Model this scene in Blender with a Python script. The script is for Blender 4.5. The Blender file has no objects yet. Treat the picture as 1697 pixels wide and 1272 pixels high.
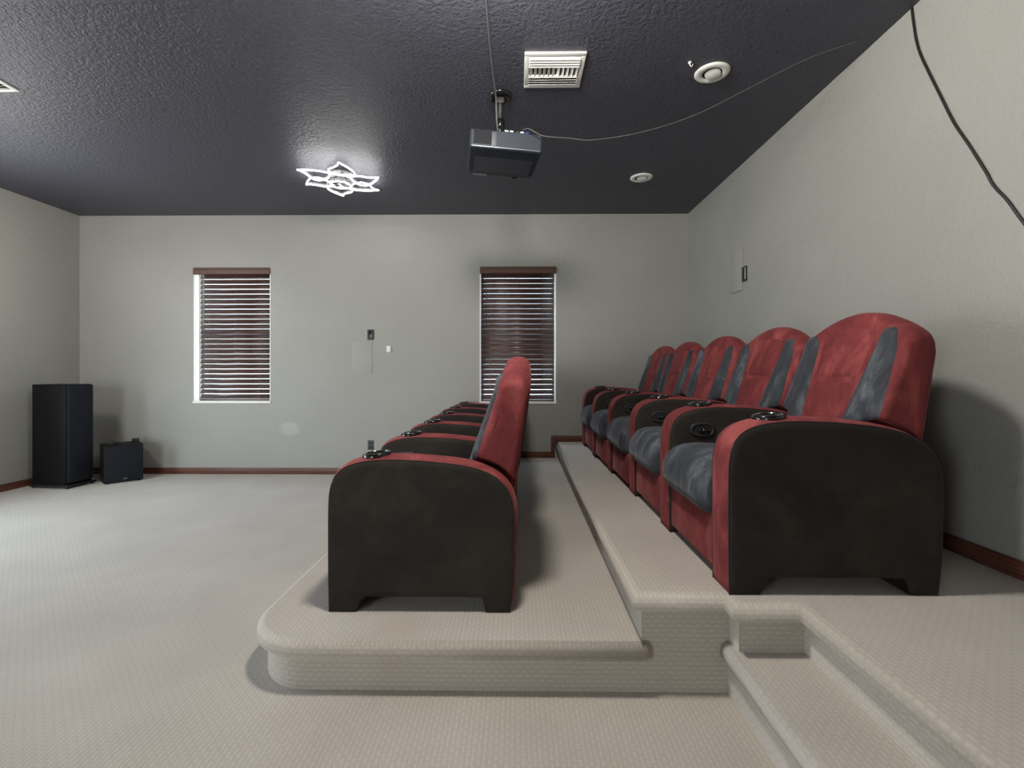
import bpy, bmesh, math, random
from mathutils import Vector, Matrix
random.seed(7)
sc = bpy.context.scene
COL = sc.collection
PI = math.pi

# ------------------------------------------------------------------ materials
def srgb(r, g, b):
    def f(c):
        c /= 255.0
        return c / 12.92 if c <= .04045 else ((c + .055) / 1.055) ** 2.4
    return (f(r), f(g), f(b), 1.0)

def new_mat(name):
    m = bpy.data.materials.new(name); m.use_nodes = True
    nt = m.node_tree
    return m, nt, nt.nodes['Principled BSDF']

def plain(name, col, rough=.5, metal=0.0, spec=.5, **kw):
    m, nt, b = new_mat(name)
    b.inputs['Base Color'].default_value = col
    b.inputs['Roughness'].default_value = rough
    b.inputs['Metallic'].default_value = metal
    b.inputs['Specular IOR Level'].default_value = spec
    for k, v in kw.items():
        b.inputs[k.replace('_', ' ')].default_value = v
    return m

def nd(nt, t, **kw):
    n = nt.nodes.new(t)
    for k, v in kw.items():
        if hasattr(n, k): setattr(n, k, v)
        else: n.inputs[k].default_value = v
    return n

def coords(nt, kind='Object', scale=(1, 1, 1)):
    tc = nt.nodes.new('ShaderNodeTexCoord')
    mp = nt.nodes.new('ShaderNodeMapping')
    mp.inputs['Scale'].default_value = scale
    nt.links.new(tc.outputs[kind], mp.inputs['Vector'])
    return mp.outputs['Vector']

def ramp(nt, src, stops):
    r = nt.nodes.new('ShaderNodeValToRGB')
    e = r.color_ramp.elements
    while len(e) < len(stops): e.new(.5)
    for q, (p, c) in zip(e, stops):
        q.position = p; q.color = c
    nt.links.new(src, r.inputs['Fac'])
    return r.outputs['Color']

def bump(nt, b, src, dist, strength=1.0, prev=None):
    n = nt.nodes.new('ShaderNodeBump')
    n.inputs['Distance'].default_value = dist
    n.inputs['Strength'].default_value = strength
    nt.links.new(src, n.inputs['Height'])
    if prev: nt.links.new(prev, n.inputs['Normal'])
    nt.links.new(n.outputs['Normal'], b.inputs['Normal'])
    return n.outputs['Normal']

def mixc(nt, fac, a, b_, blend='MIX'):
    n = nt.nodes.new('ShaderNodeMix'); n.data_type = 'RGBA'; n.blend_type = blend
    if isinstance(fac, float): n.inputs[0].default_value = fac
    else: nt.links.new(fac, n.inputs[0])
    for i, v in ((6, a), (7, b_)):
        if isinstance(v, tuple): n.inputs[i].default_value = v
        else: nt.links.new(v, n.inputs[i])
    return n.outputs[2]

def blob(nt, centre, size, soft=.35, noise=.25, nscale=14):
    """0..1 mask of a blotch with a ragged edge, at a place on the object itself"""
    tc = nt.nodes.new('ShaderNodeTexCoord')
    mp = nt.nodes.new('ShaderNodeMapping')
    mp.inputs['Location'].default_value = tuple(-c / s for c, s in zip(centre, size))
    mp.inputs['Scale'].default_value = tuple(1 / s for s in size)
    nt.links.new(tc.outputs['Object'], mp.inputs['Vector'])
    ln = nt.nodes.new('ShaderNodeVectorMath'); ln.operation = 'LENGTH'
    nt.links.new(mp.outputs['Vector'], ln.inputs[0])
    nz = nd(nt, 'ShaderNodeTexNoise', Scale=nscale, Detail=3.0)
    nt.links.new(tc.outputs['Object'], nz.inputs['Vector'])
    ma = nt.nodes.new('ShaderNodeMath'); ma.operation = 'MULTIPLY_ADD'
    nt.links.new(nz.outputs['Fac'], ma.inputs[0]); ma.inputs[1].default_value = noise * 4
    nt.links.new(ln.outputs['Value'], ma.inputs[2])
    mr = nt.nodes.new('ShaderNodeMapRange')
    nt.links.new(ma.outputs[0], mr.inputs['Value'])
    mr.inputs['From Min'].default_value = 1 + noise * 2 - soft
    mr.inputs['From Max'].default_value = 1 + noise * 2 + soft
    mr.inputs['To Min'].default_value = 1.0; mr.inputs['To Max'].default_value = 0.0
    return mr.outputs['Result']

# --- painted walls with orange-peel texture
def wall_mat(name, patches=()):
    m, nt, b = new_mat(name)
    base = srgb(153, 153, 147)
    v = coords(nt)
    n1 = nd(nt, 'ShaderNodeTexNoise', Scale=1.3, Detail=2.0)
    nt.links.new(v, n1.inputs['Vector'])
    c = ramp(nt, n1.outputs['Fac'], [(.3, srgb(150, 150, 144)), (.7, srgb(156, 156, 150))])
    for cen, size in patches:
        c = mixc(nt, blob(nt, cen, size), c, srgb(166, 166, 161))
    nt.links.new(c, b.inputs['Base Color'])
    b.inputs['Roughness'].default_value = .42
    b.inputs['Specular IOR Level'].default_value = .45
    n2 = nd(nt, 'ShaderNodeTexNoise', Scale=62.0, Detail=3.0, Roughness=.55)
    nt.links.new(v, n2.inputs['Vector'])
    h = ramp(nt, n2.outputs['Fac'], [(.38, (0, 0, 0, 1)), (.62, (1, 1, 1, 1))])
    bump(nt, b, h, .0015, .6)
    return m
M_WALL = wall_mat('grey_orange_peel_paint', [((-2.40, 5.086, .475), (.105, .3, .06))])

m, nt, b = new_mat('charcoal_knockdown_ceiling'); M_CEIL = m
v = coords(nt)
b.inputs['Base Color'].default_value = srgb(66, 67, 77)
b.inputs['Roughness'].default_value = .5
b.inputs['Specular IOR Level'].default_value = .5
n2 = nd(nt, 'ShaderNodeTexNoise', Scale=46.0, Detail=3.5, Roughness=.55, Distortion=.6)
nt.links.new(v, n2.inputs['Vector'])
h = ramp(nt, n2.outputs['Fac'], [(.36, (0, 0, 0, 1)), (.64, (1, 1, 1, 1))])
bump(nt, b, h, .0045, .8)

# --- carpet: looped dashes laid in staggered rows (uv in metres)
def carpet_mat(name, stains=()):
    m, nt, b = new_mat(name)
    v = coords(nt, 'UV')
    br = nt.nodes.new('ShaderNodeTexBrick')
    br.offset = .5
    br.inputs['Scale'].default_value = 1.0
    br.inputs['Brick Width'].default_value = .031
    br.inputs['Row Height'].default_value = .0158
    br.inputs['Mortar Size'].default_value = .0078
    br.inputs['Mortar Smooth'].default_value = .78
    br.inputs['Color1'].default_value = (1, 1, 1, 1)
    br.inputs['Color2'].default_value = (.8, .8, .8, 1)
    br.inputs['Mortar'].default_value = (0, 0, 0, 1)
    nw = nd(nt, 'ShaderNodeTexNoise', Scale=55.0, Detail=2.0)
    nt.links.new(v, nw.inputs['Vector'])
    wv = nt.nodes.new('ShaderNodeVectorMath'); wv.operation = 'MULTIPLY_ADD'
    nt.links.new(nw.outputs['Color'], wv.inputs[0]); wv.inputs[1].default_value = (.012, .006, 0)
    nt.links.new(v, wv.inputs[2]); nt.links.new(wv.outputs[0], br.inputs['Vector'])
    n1 = nd(nt, 'ShaderNodeTexNoise', Scale=2.2, Detail=4.0)
    nt.links.new(v, n1.inputs['Vector'])
    n3 = nd(nt, 'ShaderNodeTexNoise', Scale=420.0, Detail=2.0)
    nt.links.new(v, n3.inputs['Vector'])
    big = ramp(nt, n1.outputs['Fac'], [(.3, srgb(177, 169, 157)), (.7, srgb(190, 182, 170))])
    fine = ramp(nt, n3.outputs['Fac'], [(.25, (.80, .80, .80, 1)), (.75, (1.08, 1.08, 1.08, 1))])
    c = mixc(nt, 1.0, big, fine, 'MULTIPLY')
    loops = ramp(nt, br.outputs['Color'], [(0, (.94, .932, .92, 1)), (.75, (1.09, 1.09, 1.085, 1))])
    c = mixc(nt, 1.0, c, loops, 'MULTIPLY')
    for cen, size in stains:
        c = mixc(nt, blob(nt, cen, size, soft=.6, noise=.3, nscale=20), c, srgb(172, 160, 145))
    nt.links.new(c, b.inputs['Base Color'])
    b.inputs['Roughness'].default_value = .95
    b.inputs['Specular IOR Level'].default_value = .1
    b.inputs['Sheen Weight'].default_value = .4
    b.inputs['Sheen Roughness'].default_value = .6
    n = bump(nt, b, br.outputs['Color'], .002, .35)
    bump(nt, b, n3.outputs['Fac'], .004, .6, n)
    return m
M_CARPET = carpet_mat('beige_loop_carpet')
M_CARPET_ST = carpet_mat('beige_loop_carpet_with_stain', [((-.42, 1.70, .17), (.07, .06, .2))])

# --- velvet upholstery with brushed nap
def velvet(name, dark, mid, light, sheen=.35, tint=(1, 1, 1, 1), scale=5.5, stretch=(1, 1, 1)):
    m, nt, b = new_mat(name)
    v = coords(nt, 'Object', stretch)
    oi = nt.nodes.new('ShaderNodeObjectInfo')
    ad = nt.nodes.new('ShaderNodeVectorMath'); ad.operation = 'MULTIPLY_ADD'
    nt.links.new(oi.outputs['Random'], ad.inputs[0]); ad.inputs[1].default_value = (7.0, 3.0, 5.0)
    nt.links.new(v, ad.inputs[2])
    n1 = nd(nt, 'ShaderNodeTexNoise', Scale=scale, Detail=6.0, Roughness=.68, Distortion=.7)
    nt.links.new(ad.outputs[0], n1.inputs['Vector'])
    c = ramp(nt, n1.outputs['Fac'], [(.32, dark), (.5, mid), (.68, light)])
    nt.links.new(c, b.inputs['Base Color'])
    b.inputs['Roughness'].default_value = .8
    b.inputs['Specular IOR Level'].default_value = .2
    b.inputs['Sheen Weight'].default_value = sheen
    b.inputs['Sheen Roughness'].default_value = .35
    b.inputs['Sheen Tint'].default_value = tint
    n2 = nd(nt, 'ShaderNodeTexNoise', Scale=9.0, Detail=3.0, Distortion=1.5)
    nt.links.new(ad.outputs[0], n2.inputs['Vector'])
    bump(nt, b, n2.outputs['Fac'], .012, .35)
    return m
M_RED = velvet('red_velvet', srgb(90, 36, 38), srgb(113, 49, 50), srgb(142, 71, 68), .18, srgb(220, 150, 150), 7.0, (1, 1, .6))
M_DARK = velvet('charcoal_velvet', srgb(33, 29, 26), srgb(40, 36, 32), srgb(50, 46, 41), .05, srgb(190, 185, 175), 4.0)
M_SLATE = velvet('slate_velvet', srgb(42, 44, 48), srgb(58, 61, 66), srgb(98, 102, 109), .24, srgb(205, 212, 222), 7.5, (1, 1.6, .55))
M_SEAM = plain('dark_seam_thread', srgb(40, 30, 29), .9)

M_BLK = plain('black_gloss_plastic', srgb(20, 20, 20), .18)
M_BLKMAT = plain('black_matte_plastic', srgb(26, 27, 28), .55)
M_CHROME = plain('chrome', srgb(210, 210, 210), .12, 1.0)
M_WHITE = plain('white_enamel', srgb(226, 226, 220), .4)
M_WHITEPL = plain('white_plastic', srgb(232, 231, 226), .35)
M_DUCT = plain('dark_duct_void', srgb(14, 14, 14), .9)
M_JAMB = plain('white_window_paint', srgb(236, 236, 232), .5)
M_PANEL = plain('grey_painted_panel', srgb(154, 154, 148), .45)
M_PLATE = plain('black_wall_plate', srgb(28, 27, 25), .4)
M_GREYPLATE = plain('dark_grey_wall_plate', srgb(62, 63, 62), .45)
M_SLOT = plain('outlet_slot', srgb(8, 8, 8), .7)
M_CORD_W = plain('pale_grey_cable', srgb(176, 176, 174), .5)
M_CORD_G = plain('grey_cable', srgb(84, 84, 83), .5)
M_CORD_B = plain('black_cable', srgb(30, 30, 29), .4)
M_PROJ = plain('slate_projector_case', srgb(37, 44, 53), .55, 0.0, .3)
M_PROJ2 = plain('slate_projector_underside', srgb(62, 64, 72), .5)
M_BADGE = plain('silver_badge', srgb(150, 158, 164), .3, .6)
M_PORT = plain('blue_port', srgb(50, 90, 160), .4)
M_PORTW = plain('pale_port', srgb(190, 205, 200), .4)
M_GRILLE = plain('black_speaker_cloth', srgb(30, 33, 39), .85, 0.0, .2)
M_GOLD = plain('pale_gold_badge', srgb(196, 184, 150), .3, .7)

# black ash veneer
m, nt, b = new_mat('black_ash_veneer'); M_ASH = m
v = coords(nt, 'Object', (30, 30, 2.2))
n1 = nd(nt, 'ShaderNodeTexNoise', Scale=1.6, Detail=5.0, Roughness=.65, Distortion=.4)
nt.links.new(v, n1.inputs['Vector'])
c = ramp(nt, n1.outputs['Fac'], [(.35, srgb(9, 9, 10)), (.7, srgb(24, 24, 26))])
nt.links.new(c, b.inputs['Base Color']); b.inputs['Roughness'].default_value = .5; b.inputs['Specular IOR Level'].default_value = .2
bump(nt, b, n1.outputs['Fac'], .001, .5)

# cherry baseboard
m, nt, b = new_mat('cherry_wood'); M_CHERRY = m
v = coords(nt, 'Object', (1.5, 1.5, 40))
n1 = nd(nt, 'ShaderNodeTexNoise', Scale=3.0, Detail=4.0, Distortion=.6)
nt.links.new(v, n1.inputs['Vector'])
c = ramp(nt, n1.outputs['Fac'], [(.3, srgb(66, 38, 29)), (.55, srgb(98, 59, 45)), (.8, srgb(124, 80, 63))])
nt.links.new(c, b.inputs['Base Color']); b.inputs['Roughness'].default_value = .38

# dark walnut blind slats
m, nt, b = new_mat('walnut_blind_slat'); M_SLAT = m
v = coords(nt, 'Object', (1.0, 14, 14))
n1 = nd(nt, 'ShaderNodeTexNoise', Scale=3.0, Detail=3.0)
nt.links.new(v, n1.inputs['Vector'])
c = ramp(nt, n1.outputs['Fac'], [(.3, srgb(60, 42, 38)), (.7, srgb(82, 60, 54))])
nt.links.new(c, b.inputs['Base Color']); b.inputs['Roughness'].default_value = .33
M_VAL = plain('walnut_valance', srgb(88, 62, 52), .4)
M_CORDBR = plain('brown_blind_cord', srgb(120, 98, 88), .7)

# glass, acrylic, led
def glass_mat(name, tint, rough=0.0, mixfac=.12):
    m = bpy.data.materials.new(name); m.use_nodes = True
    nt = m.node_tree; nt.nodes.clear()
    o = nt.nodes.new('ShaderNodeOutputMaterial')
    t = nt.nodes.new('ShaderNodeBsdfTransparent'); t.inputs[0].default_value = tint
    g = nt.nodes.new('ShaderNodeBsdfGlossy'); g.inputs['Roughness'].default_value = rough
    x = nt.nodes.new('ShaderNodeMixShader'); x.inputs[0].default_value = mixfac
    nt.links.new(t.outputs[0], x.inputs[1]); nt.links.new(g.outputs[0], x.inputs[2])
    nt.links.new(x.outputs[0], o.inputs['Surface'])
    return m
M_GLASS = glass_mat('window_glass', (.93, .95, .95, 1), 0.0, .06)
M_ACRYL = glass_mat('smoky_acrylic', (.72, .72, .73, 1), .2, .03)
LED = 33.0
m, nt, b = new_mat('led_light'); M_LED = m
b.inputs['Base Color'].default_value = (.9, .9, .9, 1)
b.inputs['Emission Color'].default_value = (1.0, .985, .95, 1)
b.inputs['Emission Strength'].default_value = LED
M_GREYBL = plain('grey_lamp_metal', srgb(52, 52, 55), .5)
M_LENS = plain('frosted_lamp_lens', srgb(205, 205, 200), .5)

# ------------------------------------------------------------------ mesh helpers
class MB:
    def __init__(s): s.v = []; s.f = []; s.m = []; s.sm = []
    def add(s, verts, faces, mi=0, smooth=True, M=None):
        o = len(s.v)
        for p in verts:
            p = Vector(p)
            s.v.append(M @ p if M else p)
        for f in faces:
            s.f.append([i + o for i in f]); s.m.append(mi); s.sm.append(smooth)
    def box(s, x0, x1, y0, y1, z0, z1, mi=0, M=None, r=0.0):
        if r <= 0:
            vs = [(x, y, z) for z in (z0, z1) for y in (y0, y1) for x in (x0, x1)]
            fs = [(0, 2, 3, 1), (4, 5, 7, 6), (0, 1, 5, 4), (2, 6, 7, 3), (0, 4, 6, 2), (1, 3, 7, 5)]
            s.add(vs, fs, mi, False, M)
        else:
            bm = bmesh.new()
            bmesh.ops.create_cube(bm, size=1.0)
            for q in bm.verts:
                q.co = Vector(((x0 + x1) / 2 + q.co.x * (x1 - x0), (y0 + y1) / 2 + q.co.y * (y1 - y0), (z0 + z1) / 2 + q.co.z * (z1 - z0)))
            bmesh.ops.bevel(bm, geom=list(bm.edges), offset=r, segments=3, profile=.5, affect='EDGES', clamp_overlap=True)
            bm.verts.index_update()
            s.add([q.co.copy() for q in bm.verts], [[q.index for q in f.verts] for f in bm.faces], mi, True, M)
            bm.free()
    def grid(s, rows, mi=0, closed_u=False, closed_v=False, smooth=True, flip=False, M=None):
        nr, nc = len(rows), len(rows[0])
        vs = [p for r in rows for p in r]; fs = []
        for i in range(nr if closed_v else nr - 1):
            for j in range(nc if closed_u else nc - 1):
                a, b_ = i * nc + j, i * nc + (j + 1) % nc
                c, d = ((i + 1) % nr) * nc + (j + 1) % nc, ((i + 1) % nr) * nc + j
                fs.append((a, d, c, b_) if flip else (a, b_, c, d))
        s.add(vs, fs, mi, smooth, M)
    def ngon(s, pts, mi=0, smooth=False, flip=False):
        idx = list(range(len(pts)))
        s.add(pts, [idx[::-1] if flip else idx], mi, smooth)
    def lathe(s, prof, cx, cy, cz, n=32, mi=0, M=None):
        rows = []
        for r, z in prof:
            rows.append([(cx + r * math.cos(2 * PI * k / n), cy + r * math.sin(2 * PI * k / n), cz + z) for k in range(n)])
        s.grid(rows, mi, closed_u=True, M=M)
    def tube(s, pts, r, n=8, mi=0, closed=False, rx=None):
        pts = [Vector(p) for p in pts]; N = len(pts); rows = []
        up = Vector((0, 0, 1))
        for i, p in enumerate(pts):
            a = pts[(i - 1) % N] if (closed or i > 0) else p
            c = pts[(i + 1) % N] if (closed or i < N - 1) else p
            t = (c - a).normalized()
            u = up if abs(t.dot(up)) < .95 else Vector((1, 0, 0))
            s1 = t.cross(u).normalized(); s2 = s1.cross(t).normalized()
            rows.append([p + s1 * r * math.cos(2 * PI * k / n) + s2 * (rx or r) * math.sin(2 * PI * k / n) for k in range(n)])
        s.grid(rows, mi, closed_u=True, closed_v=closed)
        if not closed:
            s.ngon(rows[0], mi); s.ngon(rows[-1], mi, flip=True)
    def build(s, name, mats, parent=None, loc=None, uv=False, tri=False, weld=1e-5):
        me = bpy.data.meshes.new(name)
        me.from_pydata([tuple(p) for p in s.v], [], s.f)
        if not isinstance(mats, (list, tuple)): mats = [mats]
        for q in mats: me.materials.append(q)
        for p, mi, smf in zip(me.polygons, s.m, s.sm):
            p.material_index = mi; p.use_smooth = smf
        bm = bmesh.new(); bm.from_mesh(me)
        bmesh.ops.remove_doubles(bm, verts=bm.verts, dist=weld)
        if tri:
            bmesh.ops.triangulate(bm, faces=[f for f in bm.faces if len(f.verts) > 4], ngon_method='EAR_CLIP')
        bmesh.ops.recalc_face_normals(bm, faces=bm.faces)
        if uv:
            L = bm.loops.layers.uv.new('UVMap')
            for f in bm.faces:
                n = f.normal
                for lp in f.loops:
                    c = lp.vert.co
                    if abs(n.z) > .55: lp[L].uv = (c.y, c.x)
                    elif abs(n.y) > abs(n.x): lp[L].uv = (c.x, c.z)
                    else: lp[L].uv = (c.y, c.z)
        bm.to_mesh(me); bm.free()
        me.update()
        o = bpy.data.objects.new(name, me); COL.objects.link(o)
        if parent: o.parent = parent
        if loc: o.location = loc
        return o

def tag(o, label=None, cat=None, group=None, kind=None):
    if label: o['label'] = label
    if cat: o['category'] = cat
    if group: o['group'] = group
    if kind: o['kind'] = kind
    return o

def empty(name, loc, label, cat, group=None, rz=0.0, kind=None):
    o = bpy.data.objects.new(name, None); COL.objects.link(o)
    o.empty_display_size = .05
    o.location = loc; o.rotation_euler = (0, 0, rz)
    return tag(o, label, cat, group, kind)

def catmull(pts, n=8, closed=False):
    P = [Vector(p) for p in pts]; N = len(P); out = []
    rng = range(N) if closed else range(N - 1)
    for i in rng:
        p0 = P[(i - 1) % N] if (closed or i > 0) else P[0] * 2 - P[1]
        p1, p2 = P[i], P[(i + 1) % N]
        p3 = P[(i + 2) % N] if (closed or i + 2 < N) else P[-1] * 2 - P[-2]
        for k in range(n):
            t = k / n
            out.append(.5 * ((2 * p1) + (p2 - p0) * t + (2 * p0 - 5 * p1 + 4 * p2 - p3) * t * t + (3 * p1 - p0 - 3 * p2 + p3) * t ** 3))
    if not closed: out.append(P[-1].copy())
    return out

def offset_poly(pts, dists):
    """shift every edge i (pts[i]->pts[i+1]) of a CCW polygon inwards by dists[i]"""
    n = len(pts); out = []
    for i in range(n):
        a, b_, c = Vector(pts[i - 1]), Vector(pts[i]), Vector(pts[(i + 1) % n])
        d1 = (b_ - a).normalized(); d2 = (c - b_).normalized()
        n1 = Vector((-d1.y, d1.x)); n2 = Vector((-d2.y, d2.x))
        p1 = b_ + n1 * dists[i - 1]; p2 = b_ + n2 * dists[i]
        cr = d1.x * d2.y - d1.y * d2.x
        if abs(cr) < 1e-4: out.append((p1 + p2) / 2)
        else:
            t = ((p2 - p1).x * d2.y - (p2 - p1).y * d2.x) / cr
            out.append(p1 + d1 * t)
    return out

# ------------------------------------------------------------------ room dimensions (metres)
XL, XR = -4.65, 1.80
YB, YN = 5.086, -2.70
ZC = 2.74
Z1, Z2 = .178, .347
T = .14

def structure(o): o['kind'] = 'structure'; return o

# floor
mb = MB(); mb.box(XL - T, XR + T, YN - T, YB + T, -.12, 0.0)
structure(mb.build('floor', M_CARPET, uv=True))
# ceiling
mb = MB(); mb.box(XL - T, XR + T, YN - T, YB + T, ZC, ZC + .12)
structure(mb.build('ceiling', M_CEIL))
# walls
DY0, DY1, DZ = 1.5, 3.1, 2.12            # unseen door added in the left wall to let fill light in
mb = MB()
mb.box(XL - T, XL, YN - T, DY0, 0, ZC); mb.box(XL - T, XL, DY1, YB + T, 0, ZC); mb.box(XL - T, XL, DY0, DY1, DZ, ZC)
structure(mb.build('wall_left', M_WALL))
dr = bpy.data.objects.new('added_door_1', None); COL.objects.link(dr); dr.location = (XL - .07, (DY0 + DY1) / 2, 0); dr['kind'] = 'structure'
mb = MB(); hw_ = (DY1 - DY0) / 2
for y0, y1, z0, z1 in ((-hw_, -hw_ + .06, 0, DZ), (hw_ - .06, hw_, 0, DZ), (-.04, .04, .06, DZ - .06), (-hw_ + .06, hw_ - .06, 0, .06), (-hw_ + .06, hw_ - .06, DZ - .06, DZ)):
    mb.box(-.03, .03, y0, y1, z0, z1, r=.004)
mb.build('added_door_frame', M_JAMB, dr)
mb = MB(); mb.box(-.004, .004, -hw_ + .05, hw_ - .05, .05, DZ - .05); mb.build('added_door_glass', M_GLASS, dr)
mb = MB(); mb.box(XR, XR + T, YN - T, YB + T, 0, ZC)
structure(mb.build('wall_right', M_WALL))

WIN = [(-3.427, -2.608, .762, 2.184), (-.388, .416, .756, 2.187)]
def wall_with_holes(name, y0, y1, holes, mat):
    xs = sorted({XL, XR} | {h[0] for h in holes} | {h[1] for h in holes})
    zs = sorted({0, ZC} | {h[2] for h in holes} | {h[3] for h in holes})
    mb = MB()
    inside = lambda x, z: any(h[0] < x < h[1] and h[2] < z < h[3] for h in holes)
    for i in range(len(xs) - 1):
        for j in range(len(zs) - 1):
            if inside((xs[i] + xs[i + 1]) / 2, (zs[j] + zs[j + 1]) / 2): continue
            a, b_, c, d = xs[i], xs[i + 1], zs[j], zs[j + 1]
            mb.add([(a, y0, c), (b_, y0, c), (b_, y0, d), (a, y0, d)], [(0, 1, 2, 3)], 0, False)
            mb.add([(a, y1, c), (b_, y1, c), (b_, y1, d), (a, y1, d)], [(3, 2, 1, 0)], 0, False)
    for h in holes:
        a, b_, c, d = h
        mb.add([(a, y0, c), (a, y1, c), (a, y1, d), (a, y0, d)], [(0, 1, 2, 3)], 0, False)
        mb.add([(b_, y0, c), (b_, y1, c), (b_, y1, d), (b_, y0, d)], [(3, 2, 1, 0)], 0, False)
        mb.add([(a, y0, d), (a, y1, d), (b_, y1, d), (b_, y0, d)], [(0, 1, 2, 3)], 0, False)
        if c > 0: mb.add([(a, y0, c), (a, y1, c), (b_, y1, c), (b_, y0, c)], [(3, 2, 1, 0)], 0, False)
    return structure(mb.build(name, mat))
wall_with_holes('wall_back', YB, YB + T, WIN, M_WALL)
OPEN = (-3.85, -2.55, 0.0, 2.15)  # unseen doorway added behind the camera, sized for the fill it lets in
wall_with_holes('wall_near', YN, YN - T, [OPEN], M_WALL)

# ---- carpeted platforms and stair tread
def platform(name, pts, free, ztop, zbot, mat, over=.035, th=.058):
    n = len(pts)
    prof = [(over, ztop - th), (.010, ztop - th), (.002, ztop - th + .007), (0, ztop - th + .018), (0, ztop - .026),
            (.004, ztop - .013), (.013, ztop - .004), (.027, ztop)]
    mb = MB(); rows = []
    ring = lambda d, z: [Vector((p.x, p.y, z)) for p in offset_poly(pts, [d if k else 0 for k in free])]
    rows.append(ring(over, zbot))
    mb.grid([ring(over, zbot), ring(over, ztop - th)], closed_u=True, smooth=False)
    rows = [ring(d, z) for d, z in prof]
    mb.grid(rows, closed_u=True)
    mb.ngon(rows[-1])
    mb.ngon(ring(over, zbot), flip=True)
    o = mb.build(name, mat, uv=True, tri=True)
    return structure(o)

arc = [(-.72 - .25 * math.sin(a), 1.855 - .25 * math.cos(a)) for a in [PI / 2 * k / 10 for k in range(10, 0, -1)]]
p1 = [(-.72, 1.605), (.436, 1.605), (.436, YB), (-.97, YB)] + arc
f1 = [1, 0, 0] + [1] * (len(p1) - 3)
platform('floor_platform', p1, f1, Z1, 0.0, M_CARPET_ST, over=.0365)
p2 = [(.388, 1.605), (.685, 1.605), (.685, 1.535), (.895, 1.535), (.895, YN), (XR, YN), (XR, YB), (.405, YB)]
f2 = [1, 1, 1, 1, 0, 0, 0, 1]
platform('floor_platform', p2, f2, Z2, 0.0, M_CARPET)
p3 = [(.688, YN), (.96, YN), (.96, 1.66), (.688, 1.637)]
platform('floor_step', p3, [0, 0, 0, 1], Z1, 0.0, M_CARPET, over=.026)

# ---- baseboards
BH, BT = .066, .016
def base_seg(mb, x0, x1, y0, y1, z0, z1=None):
    mb.box(x0, x1, y0, y1, z0, (z1 if z1 else z0 + BH), r=.004)
mb = MB(); base_seg(mb, XL, XL + BT, YN, DY0, 0); base_seg(mb, XL, XL + BT, DY1, YB, 0); structure(mb.build('baseboard_left', M_CHERRY))
mb = MB()
base_seg(mb, XL + BT, -.97, YB - BT, YB, 0)
base_seg(mb, -.97, .372, YB - BT, YB, Z1)
base_seg(mb, .362, .404, YB - BT, YB, Z1, Z2 + BH)
base_seg(mb, .404, XR - BT, YB - BT, YB, Z2)
structure(mb.build('baseboard_back', M_CHERRY))
mb = MB(); base_seg(mb, XR - BT, XR, YN, YB, Z2); structure(mb.build('baseboard_right', M_CHERRY))

# ------------------------------------------------------------------ windows and blinds
for i, (a, b_, c, d) in enumerate(WIN):
    w = bpy.data.objects.new('window_%d' % (i + 1), None); COL.objects.link(w)
    w.location = ((a + b_) / 2, YB + .1, c); w['kind'] = 'structure'
    ox, oz = (a + b_) / 2, c
    W, H = b_ - a, d - c
    mb = MB()
    for x0, x1, z0, z1 in ((-W/2, -W/2 + .035, 0, H), (W/2 - .035, W/2, 0, H), (-W/2 + .035, W/2 - .035, 0, .04), (-W/2 + .035, W/2 - .035, H - .04, H), (-W/2 + .035, W/2 - .035, H/2 - .02, H/2 + .02)):
        mb.box(x0, x1, -.012, .03, z0, z1, r=.003)
    mb.build('window_frame', M_JAMB, w)
    mb = MB(); mb.box(-W/2 + .03, W/2 - .03, .006, .012, .03, H - .03); mb.build('window_glass', M_GLASS, w)
    # painted reveal lining and sill
    mb = MB()
    mb.box(-W/2, -W/2 + .007, -.1, -.013, .0, H)
    mb.box(W/2 - .007, W/2, -.1, -.013, .0, H)
    mb.box(-W/2 + .007, W/2 - .007, -.1, -.013, H - .007, H)
    mb.build('window_reveal', M_JAMB, w)
    mb = MB(); mb.box(-W/2 - .006, W/2 + .006, -.114, -.013, -.014, .012, r=.004); mb.build('window_sill', M_JAMB, w)

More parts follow.
